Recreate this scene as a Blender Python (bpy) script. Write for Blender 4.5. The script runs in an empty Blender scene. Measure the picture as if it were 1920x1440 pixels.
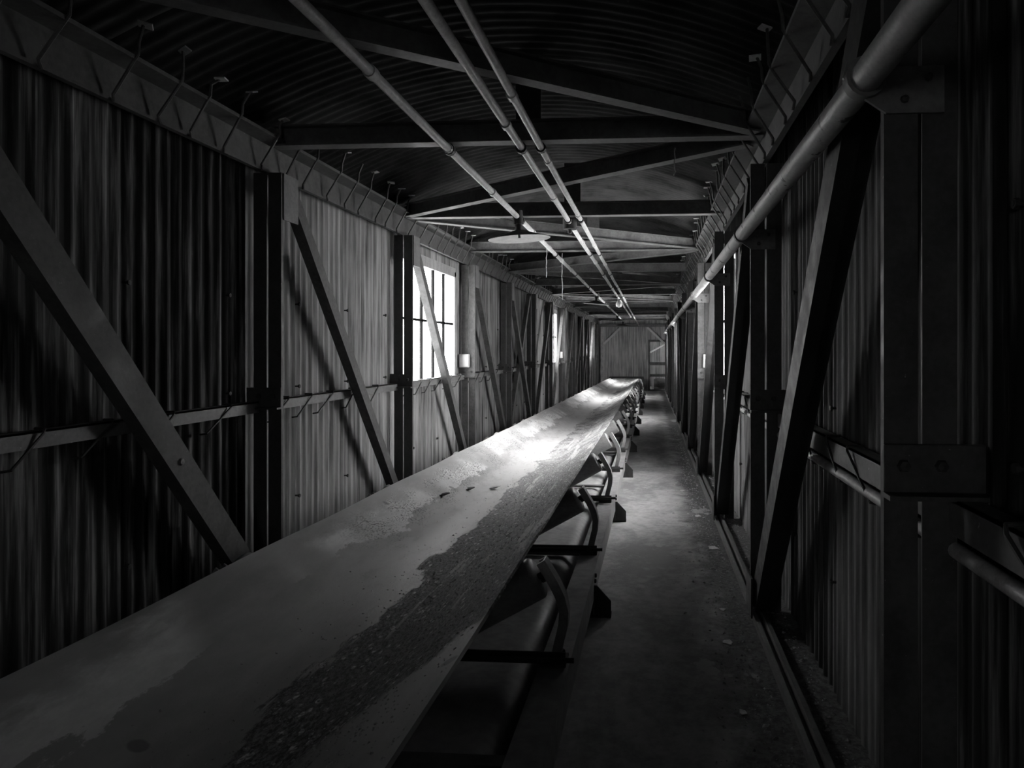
import bpy, math, random
from mathutils import Vector, Matrix
R = random.Random(7)
SC = bpy.context.scene
COL = SC.collection
PI = math.pi
G = 0.0115                       # the floor drops gently away from the camera
EYE = 1.57
def fz(y): return -G * y
BAY = 2.44
def YC(i): return 1.85 + BAY * i  # near face of column i
XL, XR = -2.37, 0.602             # inner faces of the columns
WL, WR = -2.60, 0.85             # wall sheets
Y0, Y1 = -14.0, 32.5
CX = -1.16                       # centre line of the conveyor
WIN = [-4, 2, 6, 10]             # windowed bays; the first, unseen behind the camera, added to light the near end
WZ0, WZ1 = 1.21, 2.53
ORD = ['nearest', 'second', 'third', 'fourth', 'fifth', 'sixth', 'seventh', 'eighth', 'ninth', 'tenth', 'eleventh',
       'twelfth', 'thirteenth', 'fourteenth', 'fifteenth', 'sixteenth', 'seventeenth', 'eighteenth', 'nineteenth', 'twentieth']

# ------------------------------------------------------------------ mesh building
class MB:
    def __init__(s): s.v = []; s.f = []
    def add(s, vs, fs):
        b = len(s.v); s.v += [tuple(v) for v in vs]; s.f += [tuple(b + i for i in f) for f in fs]; return s
    def box(s, x0, x1, y0, y1, z0, z1, M=None):
        vs = [Vector((x, y, z)) for x in (x0, x1) for y in (y0, y1) for z in (z0, z1)]
        if M: vs = [M @ v for v in vs]
        return s.add(vs, [(0, 1, 3, 2), (4, 6, 7, 5), (0, 4, 5, 1), (2, 3, 7, 6), (0, 2, 6, 4), (1, 5, 7, 3)])
    def extrude(s, p0, p1, prof, side):
        """2-D outline (a along side, b along the third axis) swept straight from p0 to p1"""
        p0, p1 = Vector(p0), Vector(p1); d = (p1 - p0).normalized(); a = Vector(side); a = (a - d * a.dot(d)).normalized(); b = d.cross(a)
        n = len(prof); vs = [p + a * q[0] + b * q[1] for p in (p0, p1) for q in prof]
        return s.add(vs, [tuple(range(n))[::-1], tuple(range(n, 2 * n))] + [(i, (i + 1) % n, n + (i + 1) % n, n + i) for i in range(n)])
    def sweep(s, path, prof, side, closed=True):
        """outline carried along a bent path, side vector fixed"""
        P = [Vector(p) for p in path]; n = len(prof); vs = []; a = Vector(side).normalized()
        for i, p in enumerate(P):
            d = (P[min(i + 1, len(P) - 1)] - P[max(i - 1, 0)]).normalized()
            aa = (a - d * a.dot(d)).normalized(); b = d.cross(aa)
            vs += [p + aa * q[0] + b * q[1] for q in prof]
        fs = [tuple(range(n))[::-1], tuple(range((len(P) - 1) * n, len(P) * n))]
        for k in range(len(P) - 1):
            fs += [(k * n + i, k * n + (i + 1) % n, (k + 1) * n + (i + 1) % n, (k + 1) * n + i) for i in range(n)]
        return s.add(vs, fs)
    def tube(s, path, r, n=8):
        P = [Vector(p) for p in path]; d0 = (P[1] - P[0]).normalized()
        side = Vector((0, 0, 1)) if abs(d0.z) < .8 else Vector((1, 0.1, 0))
        rr = r if isinstance(r, (list, tuple)) else [r] * len(P)
        vs = []
        for i, p in enumerate(P):
            d = (P[min(i + 1, len(P) - 1)] - P[max(i - 1, 0)]).normalized()
            a = (side - d * side.dot(d)).normalized(); b = d.cross(a)
            vs += [p + (a * math.cos(t * 2 * PI / n) + b * math.sin(t * 2 * PI / n)) * rr[i] for t in range(n)]
        fs = [tuple(range(n))[::-1], tuple(range((len(P) - 1) * n, len(P) * n))]
        for k in range(len(P) - 1):
            fs += [(k * n + i, k * n + (i + 1) % n, (k + 1) * n + (i + 1) % n, (k + 1) * n + i) for i in range(n)]
        return s.add(vs, fs)
    def lathe(s, prof, n=32, M=None):
        vs = [Vector((r * math.cos(t * 2 * PI / n), r * math.sin(t * 2 * PI / n), z)) for r, z in prof for t in range(n)]
        if M: vs = [M @ v for v in vs]
        return s.add(vs, [(k * n + i, k * n + (i + 1) % n, (k + 1) * n + (i + 1) % n, (k + 1) * n + i) for k in range(len(prof) - 1) for i in range(n)])
    def poly(s, pts, d):
        """flat outline given a thickness vector"""
        n = len(pts); d = Vector(d); P = [Vector(p) for p in pts]
        return s.add(P + [p + d for p in P], [tuple(range(n))[::-1], tuple(range(n, 2 * n))] + [(i, (i + 1) % n, n + (i + 1) % n, n + i) for i in range(n)])
    def grid(s, fn, nu, nv):
        vs = [fn(i / nu, j / nv) for i in range(nu + 1) for j in range(nv + 1)]
        return s.add(vs, [(i * (nv + 1) + j, (i + 1) * (nv + 1) + j, (i + 1) * (nv + 1) + j + 1, i * (nv + 1) + j + 1) for i in range(nu) for j in range(nv)])
    def build(s, name, m, parent=None, smooth=False, loc=None, bevel=0):
        me = bpy.data.meshes.new(name); me.from_pydata(s.v, [], s.f); me.update()
        import bmesh
        bm = bmesh.new(); bm.from_mesh(me); bmesh.ops.recalc_face_normals(bm, faces=bm.faces); bm.to_mesh(me); bm.free()
        if smooth:
            me.polygons.foreach_set('use_smooth', [True] * len(me.polygons))
            me.set_sharp_from_angle(angle=math.radians(40))
        me.materials.append(m)
        o = bpy.data.objects.new(name, me); COL.objects.link(o)
        if parent: o.parent = parent
        if loc: o.location = loc
        if bevel:
            b = o.modifiers.new('edge', 'BEVEL'); b.width = bevel; b.segments = 2; b.limit_method = 'ANGLE'
        return o

def tag(o, label, cat, group=None, kind=None):
    if label: o['label'] = label
    if cat: o['category'] = cat
    if group: o['group'] = group
    if kind: o['kind'] = kind
    return o
def struct(o): o['kind'] = 'structure'; return o
def empty(name, loc, label, cat, group=None):
    o = bpy.data.objects.new(name, None); COL.objects.link(o); o.location = loc
    o.empty_display_size = .1
    return tag(o, label, cat, group)
def copy_tree(o, parent=None):
    c = o.copy(); COL.objects.link(c)
    if parent: c.parent = parent
    for ch in list(o.children): copy_tree(ch, c)
    return c
def channel(w, d, t):      # web along a (width w), flanges of depth d toward +b
    h = w / 2
    return [(-h, 0), (h, 0), (h, d), (h - t, d), (h - t, t), (-h + t, t), (-h + t, d), (-h, d)]
def ibeam(w, h, t):        # a = horizontal, b = vertical, bottom flange at b = 0
    a, q = w / 2, t / 2
    return [(-a, 0), (a, 0), (a, t), (q, t), (q, h - t), (a, h - t), (a, h), (-a, h), (-a, h - t), (-q, h - t), (-q, t), (-a, t)]
def rect(w, h): return [(-w / 2, -h / 2), (w / 2, -h / 2), (w / 2, h / 2), (-w / 2, h / 2)]

# ------------------------------------------------------------------ materials
class NT:
    def __init__(s, name):
        s.m = bpy.data.materials.new(name); s.m.use_nodes = True; s.t = s.m.node_tree; s.n = s.t.nodes; s.l = s.t.links
        s.n.clear(); s.out = s.n.new('ShaderNodeOutputMaterial'); s.b = s.n.new('ShaderNodeBsdfPrincipled')
        s.l.new(s.b.outputs[0], s.out.inputs[0]); s.tc = s.n.new('ShaderNodeTexCoord'); s.co = s.tc.outputs['Object']
    def set(s, i, v):
        if hasattr(v, 'is_output') or isinstance(v, bpy.types.NodeSocket): s.l.new(v, i)
        else: i.default_value = v
    def math(s, op, a, b=None, c=None, clamp=False):
        n = s.n.new('ShaderNodeMath'); n.operation = op; n.use_clamp = clamp
        for k, x in enumerate((a, b, c)):
            if x is not None: s.set(n.inputs[k], x)
        return n.outputs[0]
    def scale(s, v, sc):
        n = s.n.new('ShaderNodeMapping'); s.set(n.inputs['Vector'], v); n.inputs['Scale'].default_value = sc; return n.outputs[0]
    def noise(s, v, scale, det=4, rough=.55, dist=0.):
        n = s.n.new('ShaderNodeTexNoise'); s.set(n.inputs['Vector'], v); n.inputs['Scale'].default_value = scale
        n.inputs['Detail'].default_value = det; n.inputs['Roughness'].default_value = rough; n.inputs['Distortion'].default_value = dist
        return n.outputs['Fac']
    def voro(s, v, scale, feature='F1'):
        n = s.n.new('ShaderNodeTexVoronoi'); n.feature = feature; s.set(n.inputs['Vector'], v); n.inputs['Scale'].default_value = scale; return n
    def smooth(s, x, a, b, lo=0., hi=1.):
        n = s.n.new('ShaderNodeMapRange'); n.interpolation_type = 'SMOOTHSTEP'; s.set(n.inputs[0], x)
        n.inputs[1].default_value = a; n.inputs[2].default_value = b; n.inputs[3].default_value = lo; n.inputs[4].default_value = hi
        return n.outputs[0]
    def mix(s, f, a, b):
        n = s.n.new('ShaderNodeMix'); n.data_type = 'FLOAT'; s.set(n.inputs[0], f); s.set(n.inputs[2], a); s.set(n.inputs[3], b); return n.outputs[0]
    def sep(s, v):
        n = s.n.new('ShaderNodeSeparateXYZ'); s.set(n.inputs[0], v); return n.outputs
    def grey(s, x):
        n = s.n.new('ShaderNodeCombineColor')
        for k in range(3): s.set(n.inputs[k], x)
        return n.outputs[0]
    def bump(s, h, strength, dist=.01):
        n = s.n.new('ShaderNodeBump'); s.set(n.inputs['Height'], h); n.inputs['Strength'].default_value = strength; n.inputs['Distance'].default_value = dist
        s.l.new(n.outputs[0], s.b.inputs['Normal'])
    def done(s, col, rough=.7, metal=0., spec=.35):
        s.set(s.b.inputs['Base Color'], s.grey(col)); s.set(s.b.inputs['Roughness'], rough)
        s.set(s.b.inputs['Metallic'], metal); s.b.inputs['Specular IOR Level'].default_value = spec
        return s.m
def worn(name, base, var=.35, scale=9., rough=.62, bump=.25, stretch=(1, 1, 1), spec=.4, fleck=0., ft=.70, fs=60):
    t = NT(name); v = t.scale(t.co, stretch)
    a = t.noise(v, scale, 6, .65); b = t.noise(t.co, scale * 6, 3)
    k = t.math('ADD', t.math('MULTIPLY', a, .7), t.math('MULTIPLY', b, .3))
    c = t.smooth(k, .3, .7, base * (1 - var), base * (1 + var))
    if fleck:
        c = t.mix(t.smooth(t.noise(t.co, fs, 4), ft, ft + .04), c, fleck)
    t.bump(k, bump, .006)
    return t.done(c, t.smooth(a, .3, .7, rough - .12, min(1, rough + .15)), 0., spec)

M = {}
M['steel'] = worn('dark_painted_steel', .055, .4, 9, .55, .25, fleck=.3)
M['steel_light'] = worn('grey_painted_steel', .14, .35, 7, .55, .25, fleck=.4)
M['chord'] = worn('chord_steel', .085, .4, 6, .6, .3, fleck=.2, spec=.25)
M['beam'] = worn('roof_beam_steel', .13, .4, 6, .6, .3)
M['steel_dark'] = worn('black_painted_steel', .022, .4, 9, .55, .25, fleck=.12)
M['rod'] = worn('rod_steel', .09, .4, 30, .6, .2)
M['pipe'] = worn('painted_pipe', .34, .3, 14, .5, .25, stretch=(1, .4, 1), fleck=.06, ft=.6, fs=11)
M['conduit'] = worn('conduit_paint', .5, .3, 20, .5, .25, fleck=.12)
M['roller'] = worn('roller_steel', .3, .3, 8, .5, .15, stretch=(.4, 1, 1))
M['sheet'] = worn('floor_plate', .34, .35, 3, .6, .2)
M['bar'] = worn('black_glazing_bar', .012, .3, 14, .9, .1, spec=.08)
M['bracket'] = worn('grey_bracket_paint', .32, .3, 9, .55, .2)
M['pale'] = worn('pale_frame_paint', .42, .3, 8, .6, .2)
M['box'] = worn('light_grey_box', .55, .12, 5, .5, .1)
M['dark'] = worn('black_iron', .04, .3, 12, .6, .2)
M['flake'] = worn('paint_flake', .62, .2, 30, .8, .1)
M['wood'] = worn('window_paint', .3, .35, 14, .7, .3, stretch=(1, 1, .2))
M['web'] = worn('cobweb_dust', .35, .2, 20, .9, .1)

def sheet_material(name, lo, hi, axis='Y', seam=.82, stain_dim_y=None):
    t = NT(name); s = t.sep(t.co)
    n1 = t.noise(t.scale(t.co, (9, 9, .55)), 1.6, 6, .62)
    n2 = t.noise(t.scale(t.co, (22, 22, .9)), 1.5, 4, .6)
    n3 = t.noise(t.co, 1.1, 3)
    w = t.n.new('ShaderNodeTexWhiteNoise'); w.noise_dimensions = '1D'
    t.set(w.inputs['W'], t.math('FLOOR', t.math('DIVIDE', s[axis], seam)))
    k = t.math('ADD', t.math('MULTIPLY', n1, .55), t.math('MULTIPLY', n2, .3))
    k = t.math('ADD', k, t.math('MULTIPLY', n3, .2))
    k = t.math('ADD', k, t.math('MULTIPLY', t.math('SUBTRACT', w.outputs['Value'], .5), .09))
    c = t.smooth(k, .37, .68, lo, hi)
    c = t.mix(t.smooth(t.noise(t.scale(t.co, (14, 14, .7)), 1.0, 5, .7), .68, .74), c, hi * 1.5)
    if stain_dim_y:      # near bays: light falloff painted in over stain runs with few clean streaks
        near_bays = t.math('LESS_THAN', s[axis], stain_dim_y)
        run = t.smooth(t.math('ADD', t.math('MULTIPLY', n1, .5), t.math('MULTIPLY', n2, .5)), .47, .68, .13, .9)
        c = t.math('MULTIPLY', c, t.mix(near_bays, 1.0, run))
    t.bump(t.noise(t.co, 45, 4), .2, .004)
    return t.done(c, t.smooth(n2, .3, .7, .65, .9), 0., .2)
M['wall_left'] = sheet_material('corrugated_wall_sheet_left', .05, .36, stain_dim_y=4.27)
M['wall_right'] = sheet_material('corrugated_wall_sheet_right', .035, .25, stain_dim_y=2.35)
M['endwall'] = sheet_material('end_wall_boarding', .22, .62, 'X', .22)

def roof_material():
    t = NT('corrugated_roof_sheet'); s = t.sep(t.co)
    n = t.noise(t.co, 2.2, 6, .65)
    w = t.n.new('ShaderNodeTexWhiteNoise'); w.noise_dimensions = '1D'
    t.set(w.inputs['W'], t.math('FLOOR', t.math('DIVIDE', s['Y'], 1.22)))
    c = t.smooth(t.math('ADD', n, t.math('MULTIPLY', w.outputs['Value'], .12)), .35, .75, .014, .048)
    t.bump(t.noise(t.co, 40, 4), .2, .004)
    return t.done(c, .9, 0., .06)
M['roof'] = roof_material()

def floor_material():
    t = NT('dirty_concrete'); s = t.sep(t.co)
    v = t.scale(t.co, (1, .6, 1))
    a = t.noise(v, 1.7, 7, .65, .4); b = t.noise(t.co, 14, 5, .7); d = t.noise(t.co, 70, 3)
    c = t.smooth(t.math('ADD', t.math('MULTIPLY', a, .7), t.math('MULTIPLY', b, .3)), .39, .63, .24, .52)
    # dirt lying thick along the right-hand kerb
    e = t.math('ADD', s['X'], t.math('MULTIPLY', t.math('SUBTRACT', t.noise(t.co, 3.2, 6, .7), .5), .55))
    dirt = t.smooth(e, .26, .46)
    dc = t.smooth(t.noise(t.co, 38, 5, .75), .35, .7, .05, .2)
    c = t.mix(dirt, c, dc)
    # pale scuffed patches in the dirt
    p = t.smooth(t.noise(t.scale(t.co, (1, .7, 1)), 2.3, 5, .6), .63, .655)
    c = t.mix(t.math('MULTIPLY', p, .8), c, .42)
    t.bump(t.math('ADD', t.math('MULTIPLY', b, .5), d), .35, .006)
    return t.done(c, t.smooth(a, .3, .7, .55, .85), 0., .4)
M['floor'] = floor_material()

def belt_material():
    t = NT('dusty_rubber_belt'); s = t.sep(t.co)
    u = t.math('DIVIDE', t.math('SUBTRACT', s['X'], CX), .57)          # -1 left edge .. +1 right edge
    along = t.scale(t.co, (1, .35, 1))
    big = t.noise(t.scale(t.co, (1, .6, 1)), 2.2, 3, .55)
    fine = t.noise(along, 16, 7, .72)
    jag = t.math('ADD', t.math('MULTIPLY', t.math('SUBTRACT', big, .5), .55), t.math('MULTIPLY', t.math('SUBTRACT', fine, .5), .34))
    ud = t.math('ADD', u, jag)
    # bare rubber with a film of dust
    c = t.smooth(t.noise(along, 5, 6, .6), .3, .7, .36, .5)
    # pale caked dust on the left slope, ragged lower edge
    dust = t.math('MULTIPLY', t.smooth(ud, -1.0, -.78), t.smooth(ud, -.60, -.625))
    dust = t.math('MULTIPLY', dust, t.smooth(t.noise(t.scale(t.co, (.2, 1, 1)), 1.1, 2), .40, .52))
    c = t.mix(dust, c, t.smooth(fine, .3, .7, .72, .9))
    # damp mottling on the left slope further along
    mot = t.math('MULTIPLY', t.smooth(ud, -1.0, -.85), t.smooth(ud, -.42, -.5))
    mot = t.math('MULTIPLY', mot, t.smooth(s['Y'], 3.3, 4.0))
    c = t.mix(t.math('MULTIPLY', mot, t.math('MULTIPLY', t.smooth(t.noise(along, 120, 3, .7), .5, .6), t.smooth(t.noise(along, 8, 4, .6), .4, .58))), c, .12)
    # swept dust down the middle
    mid = t.math('MULTIPLY', t.math('MULTIPLY', t.smooth(ud, -.55, -.42), t.smooth(ud, .04, 0.)), t.smooth(s['Y'], 2.2, 3.6))
    c = t.mix(t.math('MULTIPLY', mid, t.smooth(fine, .36, .56)), c, .5)
    # dark grit band right of the middle; it narrows towards the near end
    gmax = t.smooth(s['Y'], 1.5, 2.6, .40, 1.15)
    grit = t.math('MULTIPLY', t.smooth(ud, 0., .03), t.smooth(t.math('SUBTRACT', ud, gmax), .03, -.06))
    gn = t.noise(t.scale(t.co, (1, .45, 1)), 80, 4, .8)
    far = t.smooth(s['Y'], 5., 9., 0., 1.)
    gcol = t.smooth(gn, .38, .66, .09, .36)
    gcol = t.mix(t.math('MULTIPLY', far, t.smooth(t.noise(along, 7, 5, .65), .4, .6)), gcol, .42)
    c = t.mix(grit, c, gcol)
    # long scraped streaks across the grit
    st = t.noise(t.scale(t.co, (7, .45, 1)), 1.5, 4, .55)
    c = t.mix(t.math('MULTIPLY', t.smooth(st, .60, .62), grit), c, .5)
    sp = t.smooth(t.voro(t.scale(t.co, (1, .4, 1)), 34).outputs['Distance'], .3, .2)
    c = t.mix(t.math('MULTIPLY', sp, t.math('MULTIPLY', grit, t.smooth(t.noise(t.co, 26, 3), .40, .48))), c, t.smooth(t.noise(t.co, 70, 1), .35, .65, .3, .9))
    # a few round oily marks
    vo = t.voro(t.scale(t.co, (1, 1, .2)), 2.6)
    c = t.mix(t.math('MULTIPLY', t.smooth(vo.outputs['Distance'], .085, .06), .6), c, .1)
    t.bump(t.math('ADD', t.math('MULTIPLY', gn, t.math('ADD', .12, grit)), t.math('MULTIPLY', fine, .3)), .6, .012)
    return t.done(c, t.mix(grit, .55, .85), 0., .4)
M['belt'] = belt_material()

def enamel():
    t = NT('white_enamel'); c = t.smooth(t.noise(t.co, 14, 5, .7), .3, .7, .3, .42)
    return t.done(c, .35, 0., .5)
M['enamel'] = enamel()
def glass():
    m = bpy.data.materials.new('dusty_window_glass'); m.use_nodes = True; n = m.node_tree.nodes; l = m.node_tree.links; n.clear()
    o = n.new('ShaderNodeOutputMaterial'); tr = n.new('ShaderNodeBsdfTransparent'); gl = n.new('ShaderNodeBsdfGlossy'); tl = n.new('ShaderNodeBsdfTranslucent')
    tr.inputs[0].default_value = (.95, .95, .95, 1); gl.inputs['Roughness'].default_value = .08; tl.inputs[0].default_value = (.9, .9, .9, 1)
    a = n.new('ShaderNodeMixShader'); b = n.new('ShaderNodeMixShader')
    tc = n.new('ShaderNodeTexCoord'); nz = n.new('ShaderNodeTexNoise'); nz.inputs['Scale'].default_value = 9; nz.inputs['Detail'].default_value = 6
    mr = n.new('ShaderNodeMapRange'); mr.inputs[1].default_value = .4; mr.inputs[2].default_value = .7; mr.inputs[3].default_value = .06; mr.inputs[4].default_value = .3
    l.new(tc.outputs['Object'], nz.inputs['Vector']); l.new(nz.outputs['Fac'], mr.inputs[0]); l.new(mr.outputs[0], a.inputs[0])
    l.new(tr.outputs[0], a.inputs[1]); l.new(tl.outputs[0], a.inputs[2])
    b.inputs[0].default_value = .05; l.new(a.outputs[0], b.inputs[1]); l.new(gl.outputs[0], b.inputs[2]); l.new(b.outputs[0], o.inputs[0])
    return m
M['glass'] = glass()

# ------------------------------------------------------------------ room shell
def corrugated_wall(xb, sgn, bays, name):
    """sheets of corrugated metal standing on the floor; sgn = direction of the room"""
    m = MB(); pitch = .088; n = 8; ys = []
    N = int((Y1 - Y0) / pitch * n)
    top = 3.3
    def off(y):
        q = (y - Y0) / .82
        k = int(math.floor(q)); return sgn * ((.007 + .005 * ((k * 7919) % 5) / 4) * math.sin(2 * PI * y / pitch) + .012 * (q - k))
    wins = [(YC(i) + .10, YC(i + 1) - .25) for i in bays]
    for k in range(N):
        ya, yb = Y0 + (Y1 - Y0) * k / N, Y0 + (Y1 - Y0) * (k + 1) / N
        mid = (ya + yb) / 2
        inside = any(a < mid < b for a, b in wins)
        spans = [(fz(mid) - .3, WZ0), (WZ1, top)] if inside else [(fz(mid) - .3, top)]
        for z0, z1 in spans:
            m.add([(xb + off(ya), ya, z0), (xb + off(yb - 1e-5), yb, z0), (xb + off(yb - 1e-5), yb, z1), (xb + off(ya), ya, z1)], [(0, 1, 2, 3)])
    # weld so that shading runs smoothly over the corrugations
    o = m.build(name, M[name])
    import bmesh
    bm = bmesh.new(); bm.from_mesh(o.data); bmesh.ops.remove_doubles(bm, verts=bm.verts, dist=.0004); bm.to_mesh(o.data); bm.free()
    o.data.polygons.foreach_set('use_smooth', [True] * len(o.data.polygons)); o.data.set_sharp_from_angle(angle=math.radians(60))
    return struct(o)
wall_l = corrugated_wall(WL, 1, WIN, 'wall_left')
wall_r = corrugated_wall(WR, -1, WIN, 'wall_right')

# hooked fixing bolts poking through the sheets
for w_, xb, s_ in ((wall_l, WL, 1), (wall_r, WR, -1)):
    rr = random.Random(21 + s_)
    for k in range(22):
        y = Y0 + .82 * (17 + k) + rr.uniform(.02, .06)
        for z in (.5, 1.30, 1.9):
            if any(YC(i) - .1 < y < YC(i + 1) for i in WIN) and z > 1.15: continue
            MB().tube([(xb - s_ * .005, y, z), (xb + s_ * .035, y, z)], .006, 6).tube([(xb + s_ * .022, y, z), (xb + s_ * .034, y, z)], .013, 6).build('sheet_bolt', M['dark'], w_)

# roof: barrel of corrugated sheets, the ribs running across
RC, RH, RS = -.87, 3.44, 3.08
def roof_z(x): return RH - (RH - RS) * ((x - RC) / 1.55) ** 2
def roof():
    m = MB(); pitch = .09; ny = int((Y1 - Y0) / pitch * 7); nx = 18
    def fn(u, v):
        y = Y0 + (Y1 - Y0) * u; x = -2.75 + 3.75 * v; q = (y - Y0) / 1.22
        return (x, y, roof_z(x) + .0075 * math.sin(2 * PI * y / pitch) - .014 * (q - math.floor(q)))
    m.grid(fn, ny, nx)
    return struct(m.build('ceiling', M['roof'], smooth=True))
roof()
# a plain outer deck over the roof and eaves strips keep daylight out
fl = MB().grid(lambda u, v: (-2.75 + (.64 + 2.75) * v, Y0 + (Y1 + 6 - Y0) * u, fz(Y0 + (Y1 + 6 - Y0) * u)), 200, 20)
struct(fl.build('floor', M['floor'], smooth=True))
ld = MB().grid(lambda u, v: (.675 + .3 * v, Y0 + (Y1 - Y0) * u, fz(Y0 + (Y1 - Y0) * u) + .02), 200, 3)
struct(ld.build('trim_1', M['floor']))
struct(MB().box(-2.75, 1.0, Y0 - .1, Y0, -.4, 3.6).build('wall_back', M['endwall']))

# end wall of upright boarding with a doorway on the right
DX0, DX1, DZ = -.08, .61, 1.92
def end_wall():
    m = MB(); N = 420; xa, xb = -2.75, 1.0
    zf = fz(Y1)
    def off(x):
        q = (x + 3) / .16
        return -.012 * abs(math.sin(PI * q)) ** .5
    for k in range(N):
        a, b = xa + (xb - xa) * k / N, xa + (xb - xa) * (k + 1) / N; mid = (a + b) / 2
        z0 = DZ if DX0 < mid < DX1 else zf - .2
        m.add([(a, Y1 + off(a), z0), (b, Y1 + off(b), z0), (b, Y1 + off(b), 3.6), (a, Y1 + off(a), 3.6)], [(0, 1, 2, 3)])
    return struct(m.build('wall_end', M['endwall'], smooth=True))
end_wall()
zf = fz(Y1)
d = MB().box(DX0 - .09, DX0, Y1 - .06, Y1 + .08, zf, DZ).box(DX1, DX1 + .07, Y1 - .06, Y1 + .08, zf, DZ).box(DX0 - .09, DX1 + .07, Y1 - .06, Y1 + .08, DZ, DZ + .1)
d.box(DX0, DX1, Y1 - .05, Y1 + .08, zf, zf + .07)
struct(d.build('door_1', M['beam']))
# small transfer room seen through the doorway
rm = MB().box(-1.6, 2.4, 37.4, 37.5, -1, 3.4).box(-1.7, -1.6, 32.6, 37.5, -1, 3.4).box(-1.7, 2.4, 32.55, 37.5, 3.4, 3.5)
rm.box(2.4, 2.5, 32.6, 34.4, -1, 3.4).box(2.4, 2.5, 35.2, 37.5, -1, 3.4).box(2.4, 2.5, 34.4, 35.2, -1, 1.8).box(2.4, 2.5, 34.4, 35.2, 2.5, 3.4)  # gap in this side wall added to let daylight into the room
rm.box(1.0, 2.5, 32.5, 32.6, -1, 3.5)
struct(rm.build('wall_transfer', M['endwall']))
struct(MB().box(.64, 2.5, 32.5, 37.5, -.6, fz(35)).build('floor_transfer', M['floor']))
tag(MB().tube([(-.6, 35.0, 1.15), (.9, 35.6, 1.95)], .05, 10).build('chute_pipe', M['flake'], smooth=True), 'pale slanting pipe seen through the far doorway', 'pipe')
tag(MB().box(-1.2, 2.2, 34.6, 34.8, .78, .94).build('rail_beam', M['steel_light']), 'upper horizontal beam crossing behind the far doorway', 'beam')
tag(MB().box(-1.2, 2.2, 34.3, 34.5, .22, .34).build('rail_beam', M['steel_light']), 'lower horizontal beam crossing behind the far doorway', 'beam')
mt = MB().lathe([(.001, -.28), (.2, -.28), (.24, -.2), (.24, .2), (.2, .28), (.001, .28)], 24, Matrix.Translation((.38, 34.0, -.08)) @ Matrix.Rotation(PI / 2, 4, 'Y'))
mt = mt.box(.1, .66, 33.8, 34.2, fz(34), -.25)
tag(mt.build('drive_motor', M['steel_light'], smooth=True), 'grey rounded drive motor on the floor behind the far doorway', 'motor')

# ------------------------------------------------------------------ windows
def window(n, side, i):
    xb = WL - .0 if side == 'L' else WR
    s = 1 if side == 'L' else -1            # towards the room
    ya, yb = YC(i) + .12, YC(i + 1) - .25
    f = MB(); x0, x1 = sorted((xb - s * .05, xb + s * .035))
    f.box(x0, x1, ya - .03, ya + .03, WZ0 - .03, WZ1 + .05).box(x0, x1, yb - .035, yb + .035, WZ0 - .03, WZ1 + .05)
    f.box(x0, x1, ya - .03, yb + .035, WZ1 - .02, WZ1 + .10).box(x0, x1 + (.05 if s > 0 else 0), ya - .03, yb + .035, WZ0 - .05, WZ0 + .02)
    root = struct(f.build('window_%d' % n, M['wood'], bevel=.004))
    b = MB(); w = (yb - ya) / 5
    xa, xc = sorted((xb - s * .03, xb + s * .012))
    for k in range(1, 5): b.box(xa, xc, ya + w * k - .024, ya + w * k + .024, WZ0, WZ1)
    zt = (WZ0 + WZ1) / 2 + .03
    b.box(xa, xc, ya, yb, zt - .013, zt + .013)
    b.build('glazing_bars', M['bar'], root, bevel=.003)
    g = MB()
    for k in range(5):
        for z0, z1 in ((WZ0, zt), (zt, WZ1)):
            g.box(xb - s * .012 - .002, xb - s * .012 + .002, ya + w * k + .02, ya + w * (k + 1) - .02, z0 + .01, z1 - .01)
    g.build('panes', M['glass'], root)
    # portal: guides the renderer to the daylight coming through this opening
    L = bpy.data.lights.new('window_daylight', 'AREA'); L.shape = 'RECTANGLE'; L.size = WZ1 - WZ0; L.size_y = yb - ya
    L.cycles.is_portal = True
    lo = bpy.data.objects.new('window_daylight', L); COL.objects.link(lo)
    lo.location = (xb - s * .06, (ya + yb) / 2, (WZ0 + WZ1) / 2)
    lo.rotation_euler = Vector((s, 0, 0)).to_track_quat('-Z', 'Y').to_euler()
    q = Vector((s, 0, 0)).to_track_quat('-Z', 'Z'); lo.rotation_euler = q.to_euler()
    L.size, L.size_y = yb - ya, WZ1 - WZ0
n = 0
for i in WIN:
    for sd in 'LR':
        n += 1; window(n, sd, i)

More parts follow.
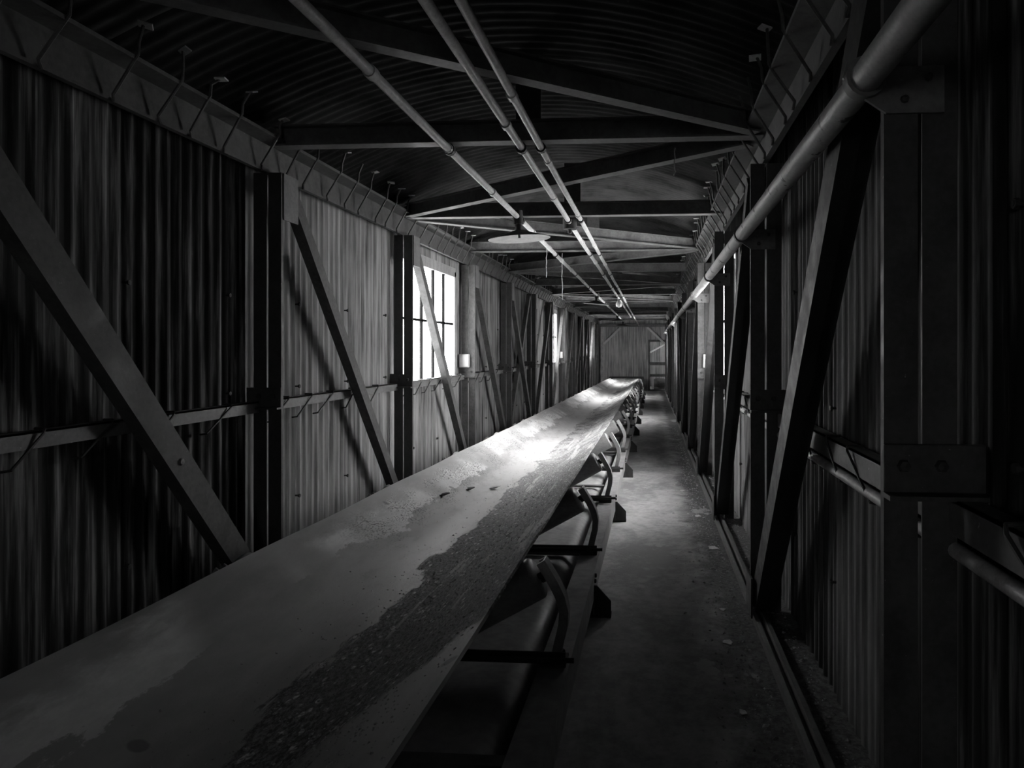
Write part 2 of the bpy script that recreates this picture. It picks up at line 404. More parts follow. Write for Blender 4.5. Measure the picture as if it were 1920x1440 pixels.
# ------------------------------------------------------------------ columns
def column(i, side):
    y = YC(i); s = 1 if side == 'L' else -1; xin = XL if side == 'L' else XR
    nm = ORD[i] if i < len(ORD) else 'last'
    wn = 'left' if side == 'L' else 'right'
    zb = fz(y) - .02 if side == 'L' else fz(y)
    root = empty('steel_column', (xin, y, fz(y)), '%s steel column in the row along the %s wall' % (nm, wn), 'column', 'columns along the %s wall' % wn)
    z0, z1 = zb - fz(y), 2.704 - fz(y)
    # two channels, webs across the view, a slot left between them
    for k, (a, b) in enumerate(((0, .086), (.097, .185))):
        m = MB(); xa, xb = -s * a, -s * b; xa, xb = min(xa, xb), max(xa, xb); xm = (xa + xb) / 2
        m.box(xa, xb, 0, .007, z0, z1)
        xo = (xa if (k == 0) == (side == 'R') else xb - .008); m.box(xo, xo + .008, .007, .026, z0, z1)
        m.build('channel', M['steel'] if i != 3 else M['chord'], root)
    g = MB(); w = .27 if side == 'R' else .26
    x0, x1 = sorted((0, -s * w)); zz = 1.20 - fz(y)
    if side == 'L': x0, x1 = sorted((.0, -s * .22))
    g.box(x0 - .004, x1 + .004, -.014, 0, zz, zz + .125)
    gp = g.build('gusset_plate', M['steel'] if i != 3 else M['chord'], root, bevel=.003)
    MB().box(x0 - .004, x1 + .004, -.06, 0, zz - .012, zz).build('gusset_ledge', M['steel'], root)
    for bx in (.045, .14):
        MB().lathe([(.001, .016), (.014, .014), (.018, 0)], 6, Matrix.Translation((-s * bx, -.014, zz + .07)) @ Matrix.Rotation(PI / 2, 4, 'X')).build('bolt', M['dark'], gp)
    if side == 'L':
        MB().box(0, .008, .02, .20, z1 - .30, z1).build('top_gusset', M['steel_light'], root)
    return root
for sd in 'LR':
    for i in range(0, 13):
        column(i, sd)
# light switch boxes
for i, sd, lab in ((3, 'L', 'pale square box on the fourth left column just past the big left window'), (3, 'R', 'pale square box on the fourth right column beside the walkway'),
                   (7, 'L', 'small pale square box on the eighth left column far down the gallery')):
    y = YC(i); s = 1 if sd == 'L' else -1; xin = XL if sd == 'L' else XR
    x0, x1 = sorted((xin - s * .07, xin - s * .20))
    r = empty('switch_box', ((x0 + x1) / 2, y - .03, 1.42), lab, 'switch box', 'pale boxes on the columns')
    MB().box(-.065, .065, -.04, .03, -.09, .085).build('box_body', M['box'], r, bevel=.006)
    MB().box(-.055, .055, -.046, -.04, -.08, .075).build('cover', M['box'], r, bevel=.003)

# ------------------------------------------------------------------ diagonal braces
def brace(i, side, up=False, cross=False):
    s = 1 if side == 'L' else -1; wn = 'left' if side == 'L' else 'right'
    x = XL - .02 if side == 'L' else XR + .004
    ya, yb = YC(i) + .18, YC(i + 1) - .10
    zlo = .12 if side == 'R' else .04; za, zb_ = 2.64, fz(yb) + zlo
    p0, p1 = ((x, ya, za), (x, yb, zb_)) if not up else ((x, ya, fz(ya) + zlo), (x, yb, za))
    w = .15 if (i == 0) else .095
    d = Vector(p1) - Vector(p0)
    side_v = d.cross(Vector((1, 0, 0))).normalized()
    b = d.normalized().cross(side_v)
    sg = 1 if b.x * s < 0 else -1
    prof = [(a, sg * q) for a, q in channel(w, .075 if side == 'L' else .1, .009)]
    m = MB().extrude(p0, p1, prof, side_v)
    kind = 'rising away from' if up else 'sloping down away from'
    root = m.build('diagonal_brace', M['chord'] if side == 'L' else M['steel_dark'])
    tag(root, 'diagonal brace %s the camera, %s bay of the %s wall' % (kind, ORD[i], wn), 'brace', 'diagonal braces on the %s wall' % wn)
    if side == 'L' and i == 0:
        for t in (.62, .9):
            p = Vector(p0).lerp(Vector(p1), t)
            MB().lathe([(.001, .012), (.015, .010), (.02, 0)], 10, Matrix.Translation(p + Vector((.0, 0, 0))) @ Matrix.Rotation(PI / 2, 4, 'Y')).build('rivet', M['steel_light'], root)
    if side == 'R':
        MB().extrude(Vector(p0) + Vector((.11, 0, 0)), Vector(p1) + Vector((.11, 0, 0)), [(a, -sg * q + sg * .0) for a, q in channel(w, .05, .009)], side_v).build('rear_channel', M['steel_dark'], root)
        if i < 6:
            q = Vector(p1); MB().box(x - .03, x - .02, q.y - .10, q.y + .10, fz(q.y) + .05, fz(q.y) + .28).build('foot_gusset', M['steel'], root)
    return root
for sd in 'LR':
    for i in range(0, 5): brace(i, sd)
    for i in range(6, 12): brace(i, sd, up=True)
for sd in 'L':
    b = brace(4, sd, up=True); b.location.x = -.07
    b['label'] = 'steel brace crossing another to form an X on the left wall'
    # nothing else crosses on this wall
    brace(5, sd, up=True)
brace(5, 'R', up=True)

# ------------------------------------------------------------------ top chords with their hook rods
def chord(side):
    s = 1 if side == 'L' else -1; wn = 'left' if side == 'L' else 'right'
    xt = -2.37 if side == 'L' else .566; xw = -2.485 if side == 'L' else .695
    m = MB()
    prof = [(xt, 2.925), (xt, 2.905), (xw, 2.895), (xw, 2.73), (xw + s * .022, 2.72), (xw + s * .022, 2.706), (xw - s * .012, 2.706), (xw - s * .012, 2.925)]
    nsec = 1
    vs = [(x, y, z) for y in (Y0, Y1 - .18) for x, z in prof]; k = len(prof)
    m.add(vs, [tuple(range(k)), tuple(range(k, 2 * k))] + [(j, (j + 1) % k, k + (j + 1) % k, k + j) for j in range(k)])
    root = m.build('top_chord', M['chord'])
    tag(root, 'long steel eaves beam with hook rods along the top of the %s wall' % wn, 'beam', 'eaves beams')
    rr = random.Random(5 if side == 'L' else 9)
    y = 1.2; c = 0
    while y < 29:
        step = .30
        yy = y + rr.uniform(-.06, .06); y += step
        lean = rr.uniform(-.03, .03)
        zt = roof_z(xt) - .04 if rr.random() < .9 else roof_z(xt) - .08
        p = [(xt + s * .03 + rr.uniform(-.01, .02), yy + lean, zt), (xt + s * .012, yy, 2.99), (xt + s * .008, yy, 2.93), (xt - s * .01, yy - .01, 2.89), (xw + s * .026, yy - .03 + lean * .5, 2.735), (xw + s * .03, yy - .03, 2.698)]
        q = MB().tube(p, .008, 6)
        q.build('hook_rod', M['rod'], root, smooth=True)
        if rr.random() < .75 and c < 60:
            c += 1
            t = Vector(p[0]); MB().box(-.03, .03, -.018, .018, -.004, .004, Matrix.Translation(t + Vector((s * .01, 0, .0))) @ Matrix.Rotation(rr.uniform(-.5, .5), 4, 'X') @ Matrix.Rotation(rr.uniform(-.5, .5), 4, 'Z')).build('washer', M['flake'], root)
        if rr.random() < .6:
            yy += .12 + rr.uniform(0, .1)
    return root
chord('L'); chord('R')
# sealed eaves board above the wall sheets
for sd, x0, x1, nme in (('L', -2.75, -2.5, 'trim_2'), ('R', .73, 1.0, 'trim_3')):
    struct(MB().box(x0, x1, Y0, Y1, 2.95, 2.97).build(nme, M['steel']))
struct(MB().box(-2.78, -2.64, Y0, Y1, 2.6, 3.4).build('trim_4', M['steel']))
struct(MB().box(.89, 1.02, Y0, Y1, 2.6, 3.4).build('trim_5', M['steel']))

# ------------------------------------------------------------------ roof beams, bracing and hangers
ZB = 2.88
for i in range(-6, 13):
    y = YC(i) + .06
    r = MB().extrude((-2.44, y, ZB), (.68, y, ZB), ibeam(.1, .135, .012), (0, 1, 0)).build('roof_crossbeam', M['beam'])
    nm = ORD[i] + ' in view' if i >= 0 else ('%s behind the camera' % ORD[-i - 1])
    tag(r, 'level steel roof crossbeam over the gallery, %s' % nm, 'beam', 'roof crossbeams')
    MB().box(-.86, -.70, y - .005, y + .005, ZB + .135, roof_z(-.78) - .035).build('hanger_plate', M['steel'], r)
for i in range(-1, 12):
    left_first = (i % 2 == 0)
    ya, yb = YC(i) + .22, YC(i + 1) - .02
    p0, p1 = ((-2.40, ya, ZB + .0), (.63, yb, ZB)) if left_first else ((.63, ya, ZB), (-2.40, yb, ZB))
    d = (Vector(p1) - Vector(p0)); sv = Vector((0, 0, 1)).cross(d)
    prof = ibeam(.085, .125, .011)
    m = MB(); dd = d.normalized(); a = sv.normalized(); up = Vector((0, 0, 1)); k = len(prof)
    vs = [Vector(p) + a * q[0] + up * q[1] for p in (p0, p1) for q in prof]
    m.add(vs, [tuple(range(k)), tuple(range(k, 2 * k))] + [(j, (j + 1) % k, k + (j + 1) % k, k + j) for j in range(k)])
    r = m.build('roof_diagonal', M['beam'])
    tag(r, 'slanting steel roof brace running %s in the %s roof bay' % ('from near left to far right' if left_first else 'from near right to far left', ORD[i] if i >= 0 else 'overhead'), 'brace', 'slanting roof braces')

# ------------------------------------------------------------------ conduits and lamps
def conduit(x, y0, y1, z, r, label, seed, tail=None):
    rr = random.Random(seed)
    pts = [(x + rr.uniform(-.004, .004), y0 + (y1 - y0) * k / 24, z + rr.uniform(-.004, .004)) for k in range(25)]
    if tail: pts += tail
    root = MB().tube(pts, r, 10).build('ceiling_conduit', M['conduit'], smooth=True)
    tag(root, label, 'pipe', 'ceiling conduits')
    y = y0 + rr.uniform(.5, 1.0)
    while y < y1:
        MB().tube([(x, y - .035, z), (x, y - .03, z), (x, y + .03, z), (x, y + .035, z)], [r * 1.0, r * 1.28, r * 1.28, r * 1.0], 10).build('coupling', M['conduit'], root, smooth=True)
        y += 1.22 if rr.random() < .6 else 1.9
    for i in range(0, 12):
        yy = YC(i) + .06
        if yy > y1: break
        MB().tube([(x, yy - .02, z), (x, yy + .02, z)], r * 1.5, 10).box(x - .006, x + .006, yy - .015, yy + .015, z, ZB + .01).build('clamp', M['dark'], root)
    return root
ZC = 2.845
conduit(-1.29, -5, 31.4, ZC, .025, 'leftmost of the three long ceiling conduits, carrying the lamp shades', 1)
conduit(-.825, -5, 27.5, ZC, .024, 'middle of the three long ceiling conduits, with a bulb hanging from it', 2)
conduit(-.70, -5, 30.5, ZC, .022, 'rightmost of the three long ceiling conduits', 3, [(-.66, 31.3, ZC - .02), (-.6, 31.9, ZC - .18)])
def lamp(y, label, tilt):
    root = empty('pendant_lamp', (-1.29, y, ZC), label, 'lamp', 'shaded lamps under the left conduit')
    MB().lathe([(.001, .06), (.05, .06), (.05, -.07), (.001, -.07)], 20).build('junction_box', M['dark'], root, smooth=True)
    MB().lathe([(.001, -.07), (.033, -.07), (.033, -.13), (.05, -.14), (.06, -.155)], 20).build('neck', M['dark'], root, smooth=True)
    sh = MB().lathe([(.03, -.125), (.07, -.135), (.16, -.165), (.29, -.2), (.3, -.206), (.298, -.211)], 48).build('lamp_shade', M['dark'], root, smooth=True)
    ins = MB().lathe([(.002, -.15), (.06, -.152), (.15, -.178), (.285, -.207), (.298, -.211)], 48).build('shade_lining', M['enamel'], sh, smooth=True)
    ins['label'] = 'white enamelled underside'
    MB().tube([(0, 0, -.15), (0, 0, -.2)], .012, 8).build('lamp_holder', M['dark'], root)
    root.rotation_euler = (math.radians(2), math.radians(-tilt), 0)
    return root
lamp(6.62, 'wide conical lamp shade with white underside, closest to the camera', 4)
lamp(16.3, 'second shaded lamp down the gallery under the left conduit', -5)
lamp(26.0, 'third shaded lamp down the gallery under the left conduit', 3)
lamp(31.3, 'furthest shaded lamp, just in front of the end wall', -3)
jb = empty('junction_box', (-.825, 6.95, ZC), 'round black junction box on the middle conduit near the first lamp', 'junction box')
MB().lathe([(.001, .06), (.07, .06), (.07, -.065), (.001, -.065)], 20).build('box_body', M['dark'], jb, smooth=True)
MB().tube([(0, 0, -.06), (0, 0, -.1), (.0, .0, -.105)], .02, 8).build('spout', M['dark'], jb)
bl = empty('hanging_bulb', (-.825, 17.4, ZC), 'bare round bulb hanging under the middle conduit', 'bulb')
MB().lathe([(.001, .05), (.045, .05), (.045, -.04), (.001, -.04)], 16).build('bulb_holder', M['dark'], bl, smooth=True)
MB().lathe([(.02, -.04), (.035, -.06), (.07, -.11), (.08, -.15), (.065, -.2), (.001, -.23)], 20).build('bulb', M['enamel'], bl, smooth=True)

# ------------------------------------------------------------------ right-hand pipes
def wob(x, z, ys, seed, a=.004):
    rr = random.Random(seed); return [(x + rr.uniform(-a, a), y, z + rr.uniform(-a, a)) for y in ys]
tag(MB().tube(wob(.548, 2.27, [Y0 + .1 + k * .8 for k in range(57)], 3, .003), .041, 16).build('service_pipe', M['pipe'], smooth=True),
    'thick pale flaking pipe running high along the right-hand columns', 'pipe')
for i in range(0, 12):
    y = YC(i)
    r = empty('pipe_bracket', (.55, y - .012, 2.27), 'bolted plate bracket holding the pipe at the %s right-hand column' % ORD[i], 'bracket', 'pipe brackets on the right columns')
    pts = [(-.055, 0, .005), (-.045, 0, .045), (-.01, 0, .06), (.02, 0, .05), (.07, 0, .03), (.2, 0, .03), (.2, 0, -.09), (.055, 0, -.09), (-.03, 0, -.03)]
    MB().poly(pts, (0, .01, 0)).build('plate', M['steel_light'], r)
    MB().tube([(0, -.02, 0), (0, .02, 0)], .052, 16).build('clamp_ring', M['steel_light'], r, smooth=True)
    for bx, bz in ((.10, -.055), (.16, 0.0)):
        MB().lathe([(.001, .012), (.009, .010), (.011, 0)], 8, Matrix.Translation((bx, 0, bz)) @ Matrix.Rotation(PI / 2, 4, 'X')).build('bolt', M['dark'], r)
for i in range(0, 12):
    if i - 1 in WIN and False: continue
lo = MB().tube(wob(.785, 1.05, [-5 + k * 1.3 for k in range(28)], 8, .004), .021, 12).build('lower_conduit', M['conduit'], smooth=True)
tag(lo, 'thin pale conduit low on the right wall below the girt', 'pipe')
y = .8
while y < 14:
    MB().tube([(.785, y - .03, 1.05), (.785, y + .03, 1.05)], .027, 12).build('coupling', M['pipe'], lo, smooth=True); y += 1.5

# ------------------------------------------------------------------ girts with hook bolts
def girt(i, side):
    s = 1 if side == 'L' else -1; wn = 'left' if side == 'L' else 'right'
    xa = (WL + .03) if side == 'L' else (WR - .03)
    ya, yb = YC(i) + .13, YC(i + 1) - .015
    z0, z1 = (1.165, 1.235) if side == 'L' else (1.10, 1.19)
    m = MB(); xi = xa + s * .06
    m.box(min(xi, xi - s * .008), max(xi, xi - s * .008), ya, yb, z0, z1).box(min(xa, xi), max(xa, xi), ya, yb, z1 - .008, z1)
    r = m.build('wall_girt', M['steel_light'])
    place = ORD[i] + (' bay' if i >= 0 else '')
    tag(r, 'horizontal steel angle rail on the %s wall, %s bay' % (wn, ORD[i]) if i >= 0 else 'horizontal steel angle rail on the right wall, this side of the nearest column', 'rail', 'girts on the %s wall' % wn)
    if i < 5:
        rr = random.Random(i * 3 + (1 if side == 'L' else 2)); y = ya + .2
        while y < yb - .2:
            dy = rr.uniform(-.2, -.1)
            MB().tube([(xi - s * .05, y + .02, z1 + .006), (xi + s * .012, y, z1 + .008), (xi + s * .016, y - .01, z1 - .01), (xi - s * .015, y + dy, z0 - .075), (xi - s * .05, y + dy - .01, z0 - .08)], .006, 6).build('hook_bolt', M['dark'], r, smooth=True)
            y += rr.uniform(.3, .55)
    return r
for sd in 'LR':
    for i in range(-1 if sd == 'R' else 0, 12): girt(i, sd)
# nearest rails run on past the camera
for sd in 'LR':
    pass

# ------------------------------------------------------------------ kerb (bottom chord) on the right of the walkway
m = MB()
prof = [(.60, -.02), (.60, .045), (.622, .05), (.628, .02), (.648, .02), (.652, .06), (.675, .06), (.68, -.02)]
vs = [(x, y, z + fz(y)) for y in (Y0, Y1 - .2) for x, z in prof]; k = len(prof)
m.add(vs, [tuple(range(k)), tuple(range(k, 2 * k))] + [(j, (j + 1) % k, k + (j + 1) % k, k + j) for j in range(k)])
tag(m.build('kerb_rail', M['steel_light']), 'low grooved steel kerb along the right edge of the walkway floor', 'kerb')

# ------------------------------------------------------------------ conveyor
ZS = .27                                   # top of stringers above the floor
def tilt(o, y0):                           # follow the fall of the floor
    o.rotation_euler = (-math.atan(G), 0, 0)
for sx, wn in ((1, 'right, beside the walkway'), (-1, 'left, by the wall')):
    root = empty('stringer', (CX, 0, 0), 'long steel channel carrying the conveyor rollers on its %s' % wn, 'stringer', 'conveyor stringers')
    tilt(root, 0)
    x0, x1 = .685, .812
    m = MB()
    pr = [(x0, ZS), (x1, ZS), (x1, ZS - .16), (x0, ZS - .16), (x0, ZS - .15), (x1 - .01, ZS - .15), (x1 - .01, ZS - .01), (x0, ZS - .01)]
    vs = [(sx * x, y, z) for y in (-4.5, 31.4) for x, z in pr]; k = len(pr)
    m.add(vs, [tuple(range(k)), tuple(range(k, 2 * k))] + [(j, (j + 1) % k, k + (j + 1) % k, k + j) for j in range(k)])
    m.build('channel', M['sheet'], root)
    for i in range(-2, 12):
        y = YC(i) - .12
        q = MB()
        q.box(*sorted((sx * .775, sx * .81)), y - .005, y + .06, 0, ZS - .16)
        q.poly([(sx * .812, y, 0), (sx * .915, y, 0), (sx * .915, y, .10), (sx * .83, y, .19), (sx * .812, y, .19)], (0, .012, 0))
        q.box(*sorted((sx * .77, sx * .915)), y - .0, y + .08, 0, .012)
        ft = q.build('foot_plate', M['dark'], root)
        for bz in (.21, .235):
            MB().lathe([(.001, .014), (.012, .012), (.014, 0)], 8, Matrix.Translation((sx * .812, y + .03 + (bz - .21), bz)) @ Matrix.Rotation(sx * PI / 2, 4, 'Y')).build('bolt', M['dark'], ft)
# lower sheet with its rolled-down edges
prof = [(-.54 - .10 * math.sin(a), .12 + .10 * math.cos(a)) for a in [PI * .5 * k / 8 for k in range(8, -1, -1)]]
prof = prof + [(-x, z) for x, z in prof[::-1]]
m = MB(); k = len(prof); ysx = [-4.5 + 36 * j / 40 for j in range(41)]
rr = random.Random(4)
vs = [(CX + x, y, z + fz(y) + .004 * math.sin(y * 3.1)) for y in ysx for x, z in prof]
m.add(vs, [(a * k + b, (a + 1) * k + b, (a + 1) * k + b + 1, a * k + b + 1) for a in range(40) for b in range(k - 1)])
dk = m.build('lower_belt', M['sheet'], smooth=True)
sm = dk.modifiers.new('thick', 'SOLIDIFY'); sm.thickness = .01
tag(dk, 'flat grey lower strand running beneath the troughed belt, edges curled down', 'conveyor belt')
for i in range(0, 6):
    y = YC(i) + .35
    tag(MB().box(CX - .68, CX + .68, y, y + .06, fz(y) + .235, fz(y) + .255).build('cross_strap', M['steel_light']), 'flat steel strap across the conveyor frame, %s from the camera' % ORD[i], 'strap', 'straps across the conveyor frame')

# idlers
ROLL_O, ROLL_I = Vector((.676, 0, .359)), Vector((.266, 0, .132)); RR = .09
def make_idler():
    root = empty('idler', (CX, 0, 0), '', 'idler', 'troughing idlers under the belt')
    def roller(p0, p1, name):
        p0, p1 = Vector(p0), Vector(p1); d = (p1 - p0).normalized(); L = (p1 - p0).length
        MB().tube([p0, p0 + d * .006, p0 + d * .012, p1 - d * .012, p1 - d * .006, p1], [RR - .012, RR - .004, RR, RR, RR - .004, RR - .012], 28).build(name, M['roller'], root, smooth=True)
        sp = MB().tube([p0 - d * .02, p0, p1, p1 + d * .02], .014, 10).build('spindle', M['dark'], root, smooth=True)
    roller((-.25, 0, .112), (.25, 0, .112), 'centre_roller')
    for s in (-1, 1):
        roller((s * ROLL_I.x, 0, ROLL_I.z), (s * ROLL_O.x, 0, ROLL_O.z), 'wing_roller')
        path = [(.750, .008), (.765, .08), (.785, .16), (.789, .22), (.775, .28), (.748, .335), (.712, .395), (.690, .43)]
        if s < 0: path = path[:-2] + [(.728, .365)]
        pp = [(s * x, 0, z) for x, z in path]
        pr = [(-.03, -.036), (-.02, -.036), (-.02, .03), (.03, .03), (.03, .036), (-.03, .036)]
        MB().sweep(pp, [(-.034, -.02), (.034, -.02), (.034, .02), (.026, .02), (.026, -.012), (-.026, -.012), (-.026, .02), (-.034, .02)], (0, 1, 0)).build('end_bracket', M['bracket'], root)
        MB().poly([(s * .69, -.06, 0), (s * .80, -.06, 0), (s * .80, .06, 0), (s * .69, .06, 0)], (0, 0, .012)).build('foot', M['steel'], root)
        for by in (-.04, .04):
            MB().lathe([(.012, .012), (.012, .03), (.009, .034), (.001, .034)], 6, Matrix.Translation((s * .775, by, 0))).build('bolt', M['dark'], root)
        MB().lathe([(.014, 0), (.014, .03), (.001, .03)], 6, Matrix.Translation((s * .69, 0, .345)) @ Matrix.Rotation(s * math.radians(60), 4, 'Y')).build('spindle_nut', M['dark'], root)
        MB().sweep([(s * .27, 0, .012), (s * .275, 0, .1), (s * .262, 0, .19)], rect(.05, .012), (0, 1, 0)).build('inner_bracket', M['steel'], root)
    MB().extrude((-.80, -.055, .012), (.80, -.055, .012), [(0, 0), (.085, 0), (.085, .006), (.006, .006), (.006, .05), (0, .05)], (0, 1, 0)).build('base_angle', M['steel'], root)
    MB().tube([(-.84, -.10, .05), (-.3, -.10, .048), (.3, -.10, .046), (.84, -.10, .05)], .011, 8).build('tie_rod', M['dark'], root, smooth=True)
    return root
idler0 = make_idler()
SP = 1.65
for j in range(-2, 17):
    y = 1.25 + SP * j + .04
    o = idler0 if j == -2 else copy_tree(idler0)
    o.location = (CX, y, fz(y) + ZS + .002)
    if j >= 1: o['label'] = 'three-roller steel idler under the belt, %s one showing beyond the belt edge' % ORD[j - 1]
    else: o['label'] = 'three-roller steel idler hidden under the near end of the belt, %s' % {0: 'at the frame edge', -1: 'beside the camera', -2: 'behind the camera'}[j]

# the belt itself
def belt():
    m = MB(); ny, nx = 460, 40; ya, yb = -4.3, 31.6
    def prof(s):                     # s -1..1 across, returns x, z above stringers
        S = abs(s) * .645; f = .105; bl = .20
        a = math.radians(29)
        if S < f: x, z = S, 0
        elif S < f + bl:
            q = (S - f); th = a * q / bl; r = bl / a
            x, z = f + r * math.sin(th), r * (1 - math.cos(th))
        else:
            r = bl / a; q = S - f - bl
            x, z = f + r * math.sin(a) + q * math.cos(a), r * (1 - math.cos(a)) + q * math.sin(a)
        return math.copysign(x, s), z
    def fn(u, v):
        y = ya + (yb - ya) * u; s = v * 2 - 1; x, z = prof(s)
        ph = (y - 1.29) / SP; sag = .5 - .5 * math.cos(2 * PI * ph)
        flat = max(0., min(1., (y - 28.2) / 3.2)); flat = flat * flat * (3 - 2 * flat)
        z = z * (1 - .012 * sag) - .004 * sag + .225
        z = z * (1 - flat) + .335 * flat
        x = x * (1 + .03 * flat)
        z += .002 * math.sin(y * .9 + s * 2)
        xo = .006 + .002 * math.sin(y * .7)
        return (CX + x + xo, y, fz(y) + ZS + z)
    m.grid(fn, ny, nx)
    o = m.build('conveyor_belt', M['belt'], smooth=True)
    s = o.modifiers.new('thick', 'SOLIDIFY'); s.thickness = .012; s.offset = -1
    es = o.modifiers.new('crisp_edges', 'EDGE_SPLIT'); es.split_angle = math.radians(50)
    tag(o, 'broad dusty troughed rubber belt running the length of the gallery', 'conveyor belt')
    return fn
belt_fn = belt()
# head pulley and the dark frame where the belt leaves
hp = empty('head_pulley', (CX, 31.75, fz(31.7) + ZS + .15), 'dark drum and frame at the far end of the belt', 'pulley')
MB().tube([(-.66, 0, .02), (.66, 0, .02)], .15, 24).build('drum', M['roller'], hp, smooth=True)
for s in (-1, 1): MB().box(s * .74 - .03, s * .74 + .03, -.3, .3, -.42, .24).build('side_frame', M['dark'], hp)
MB().box(-.78, .78, .24, .3, .14, .26).build('cross_frame', M['dark'], hp)

# grit and crumbs lying on the belt (uncountable)
def grit():
    m = MB(); rr = random.Random(3)
    for k in range(5200):
        y = 1.3 + 11 * rr.random() ** 1.6
        s = max(-.95, min(.96, rr.gauss(.42, .26))) if rr.random() < .85 else rr.uniform(-.5, .95)
        u = (y + 4.3) / 35.9; p = Vector(belt_fn(u, (s + 1) / 2)); e = rr.choice((.0025, .003, .004, .005, .006)) * (1.0 if rr.random() < .95 else 1.6)
        Mx = Matrix.Translation(p + Vector((0, 0, e * .3))) @ Matrix.Rotation(rr.uniform(0, 6.28), 4, 'Z') @ Matrix.Rotation(rr.uniform(-.6, .6), 4, 'X')
        a, b, c = e * rr.uniform(.6, 1.6), e * rr.uniform(.6, 1.2), e * rr.uniform(.25, .6)
        m.add([Mx @ Vector(v) for v in ((-a, 0, -c), (0, -b, -c), (a, 0, -c), (0, b, -c), (0, 0, c))], [(0, 1, 4), (1, 2, 4), (2, 3, 4), (3, 0, 4)])
    tag(m.build('belt_grit', M['grit']), 'grey grit and crumbs scattered along the belt', 'grit', kind='stuff')
M['grit'] = worn('stone_grit', .42, .75, 40, .8, .1)
grit()
def debris():
    m = MB(); rr = random.Random(12)
    for k in range(2600):
        y = 1.6 + 14 * rr.random() ** 1.5
        x = .565 - abs(rr.gauss(0, .14)) if rr.random() < .72 else rr.uniform(.71, .80)
        if x < -.2: continue
        z = fz(y) + (.02 if x > .66 else 0)
        e = rr.choice((.004, .005, .006, .008, .012)) * rr.uniform(.7, 1.3)
        Mx = Matrix.Translation((x, y, z + e * .3)) @ Matrix.Rotation(rr.uniform(0, 6.28), 4, 'Z') @ Matrix.Rotation(rr.uniform(-.4, .4), 4, 'X')
        a, b, c = e * rr.uniform(.6, 1.8), e * rr.uniform(.6, 1.1), e * rr.uniform(.3, .7)
        m.add([Mx @ Vector(v) for v in ((-a, 0, -c), (0, -b, -c), (a, 0, -c), (0, b, -c), (0, 0, c))], [(0, 1, 4), (1, 2, 4), (2, 3, 4), (3, 0, 4)])
    tag(m.build('floor_debris', M['grit']), 'crumbs of dirt and rust along the walkway kerb', 'debris', kind='stuff')
debris()
# larger pale paint flakes lying on the walkway
for k, (x, y, sz) in enumerate(((.50, 5.75, .07), (.42, 3.85, .04), (.45, 6.9, .05), (.36, 8.2, .05), (.44, 4.35, .03), (.40, 3.1, .03))):
    rr = random.Random(40 + k); n_ = 11
    pts = [(x + sz * rr.uniform(.5, 1.1) * math.cos(2 * PI * a / n_) * .8, y + sz * rr.uniform(.5, 1.1) * math.sin(2 * PI * a / n_), fz(y) + .002) for a in range(n_)]
    lab = ['large pale paint flake by the kerb past the first right brace', 'pale paint flake on the walkway between the nearest right columns', 'pale flake by the kerb before the right window',
           'pale flake on the sunlit walkway', 'small pale flake beside the first right brace foot', 'small pale flake in the dark near walkway'][k]
    tag(MB().poly(pts, (0, 0, .004)).build('paint_flake', M['flake']), lab, 'paint flake', 'paint flakes on the walkway')

for k, (s_, y, sz, mt, lab) in enumerate(((-.42, 5.35, .05, 'dark', 'dark curled scrap lying on the belt before the big left window'), (-.2, 5.6, .06, 'flake', 'pale curled flake in the middle of the belt'), (-.55, 4.9, .045, 'dark', 'small dark scrap on the left slope of the belt'))):
    rr = random.Random(60 + k); p = Vector(belt_fn((y + 4.3) / 35.9, (s_ + 1) / 2)); n_ = 9
    pts = [p + Vector((sz * rr.uniform(.6, 1.1) * math.cos(2 * PI * a / n_), sz * rr.uniform(.5, .9) * math.sin(2 * PI * a / n_), .006 + .018 * abs(math.cos(PI * a / n_)))) for a in range(n_)]
    m = MB(); m.add([p + Vector((0, 0, .004))] + pts + [q + Vector((0, 0, .003)) for q in [p + Vector((0, 0, .004))] + pts], [(0, 1 + a, 1 + (a + 1) % n_) for a in range(n_)] + [(n_ + 1, n_ + 2 + (a + 1) % n_, n_ + 2 + a) for a in range(n_)] + [(1 + a, n_ + 2 + a, n_ + 2 + (a + 1) % n_, 1 + (a + 1) % n_) for a in range(n_)])
    tag(m.build('belt_scrap', M[mt]), lab, 'scrap', 'scraps on the belt')
# end wall framing
def endpost(x, lab):
    tag(MB().box(x - .06, x + .06, Y1 - .16, Y1 - .04, fz(Y1), 2.615).build('end_post', M['pale']), lab, 'post', 'end wall posts')
endpost(-2.33, 'pale post at the left of the end wall'); endpost(.71, 'pale post at the right of the far doorway')
tag(MB().box(-2.47, .68, Y1 - .17, Y1 - .05, 2.62, 2.76).build('end_header', M['steel_light']), 'level beam across the top of the end wall', 'beam')
for s, x0, x1, lab in ((1, -2.28, -1.45, 'slanting knee brace in the upper left corner of the end wall'), (-1, .64, -.2, 'slanting knee brace above the far doorway')):
    tag(MB().extrude((x0 + s * .03, Y1 - .1, 1.82), (x1, Y1 - .1, 2.59), rect(.09, .06), (0, 0, 1)).build('knee_brace', M['flake']), lab, 'brace', 'end wall knee braces')

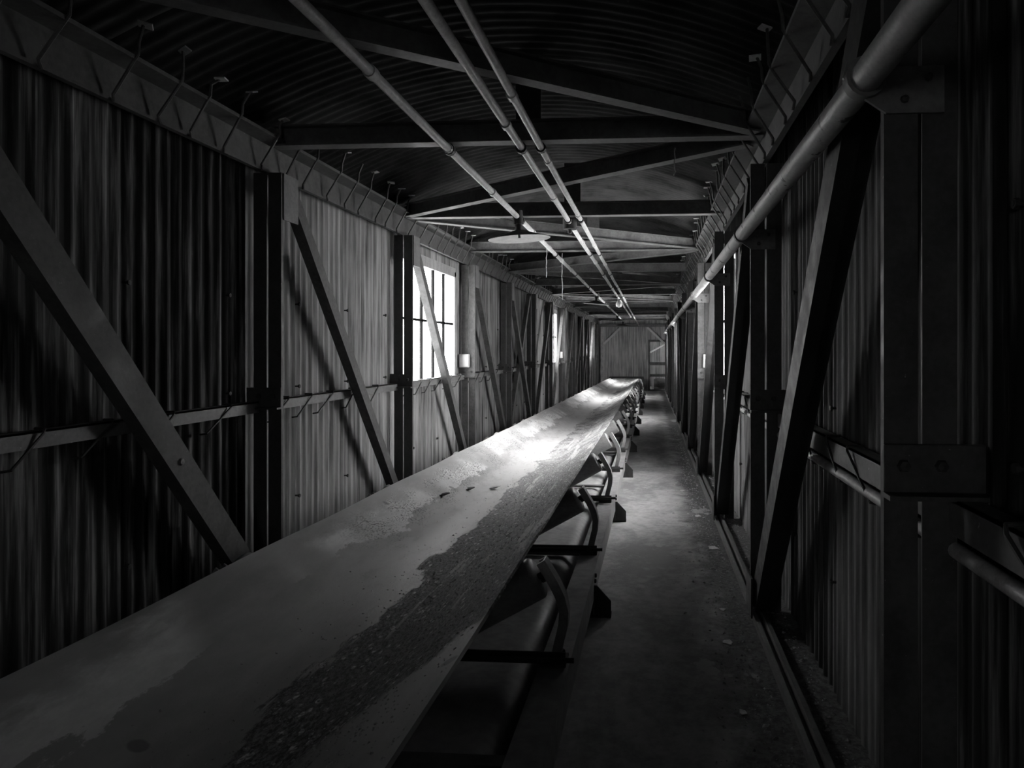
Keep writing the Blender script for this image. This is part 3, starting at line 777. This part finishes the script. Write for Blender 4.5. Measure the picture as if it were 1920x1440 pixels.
# cobweb threads hanging from the roof steel
for x, y, z0, z1, lab in ((-1.22, 9.4, 2.88, 2.25, 'long dusty cobweb thread hanging just right of the first lamp'), (.15, 4.6, 2.9, 2.72, 'short cobweb thread under the second roof crossbeam at right'), (-1.36, 8.9, 2.9, 2.5, 'cobweb thread hanging behind the first lamp')):
    rr = random.Random(int(y * 10)); pts = [(x + rr.uniform(-.006, .006), y, z0 + (z1 - z0) * k / 8) for k in range(9)]
    tag(MB().tube(pts, .004, 5).build('cobweb_thread', M['web']), lab, 'cobweb', 'cobweb threads')

# ------------------------------------------------------------------ daylight
W = bpy.data.worlds.new('overcast'); SC.world = W; W.use_nodes = True
nt = W.node_tree; nt.nodes.clear()
wo = nt.nodes.new('ShaderNodeOutputWorld'); bg = nt.nodes.new('ShaderNodeBackground'); nt.links.new(bg.outputs[0], wo.inputs[0])
tc = nt.nodes.new('ShaderNodeTexCoord'); sx = nt.nodes.new('ShaderNodeSeparateXYZ'); mr = nt.nodes.new('ShaderNodeMapRange')
nt.links.new(tc.outputs['Generated'], sx.inputs[0]); nt.links.new(sx.outputs['Z'], mr.inputs[0])
mr.inputs[1].default_value = -.3; mr.inputs[2].default_value = .9; mr.inputs[3].default_value = .55; mr.inputs[4].default_value = 1.25
cc = nt.nodes.new('ShaderNodeCombineColor')
for k in range(3): nt.links.new(mr.outputs[0], cc.inputs[k])
nt.links.new(cc.outputs[0], bg.inputs[0]); bg.inputs[1].default_value = 31.0
W.cycles.sampling_method = 'MANUAL' if hasattr(W.cycles, 'sampling_method') else W.cycles.sampling_method
W.cycles.sample_map_resolution = 256

# ------------------------------------------------------------------ camera
cam = bpy.data.cameras.new('camera'); co = bpy.data.objects.new('camera', cam); COL.objects.link(co)
cam.sensor_width = 36; cam.sensor_fit = 'HORIZONTAL'; cam.lens = 1300 / 1920 * 36
cam.shift_x = -(1131 - 960) / 1920; cam.shift_y = -(720 - 655) / 1920
co.location = (0, 0, EYE); co.rotation_euler = (PI / 2, 0, .07)
cam.clip_start = .05; cam.clip_end = 200
SC.camera = co
vs_ = SC.view_settings
vs_.view_transform = 'Standard'; vs_.look = 'None'; vs_.exposure = 0.2; vs_.gamma = 1.0; vs_.use_curve_mapping = False
cy = SC.cycles
cy.use_denoising = True; cy.max_bounces = 10; cy.diffuse_bounces = 6; cy.glossy_bounces = 3; cy.transparent_max_bounces = 8
cy.sample_clamp_indirect = 8.0; cy.caustics_reflective = False; cy.caustics_refractive = False
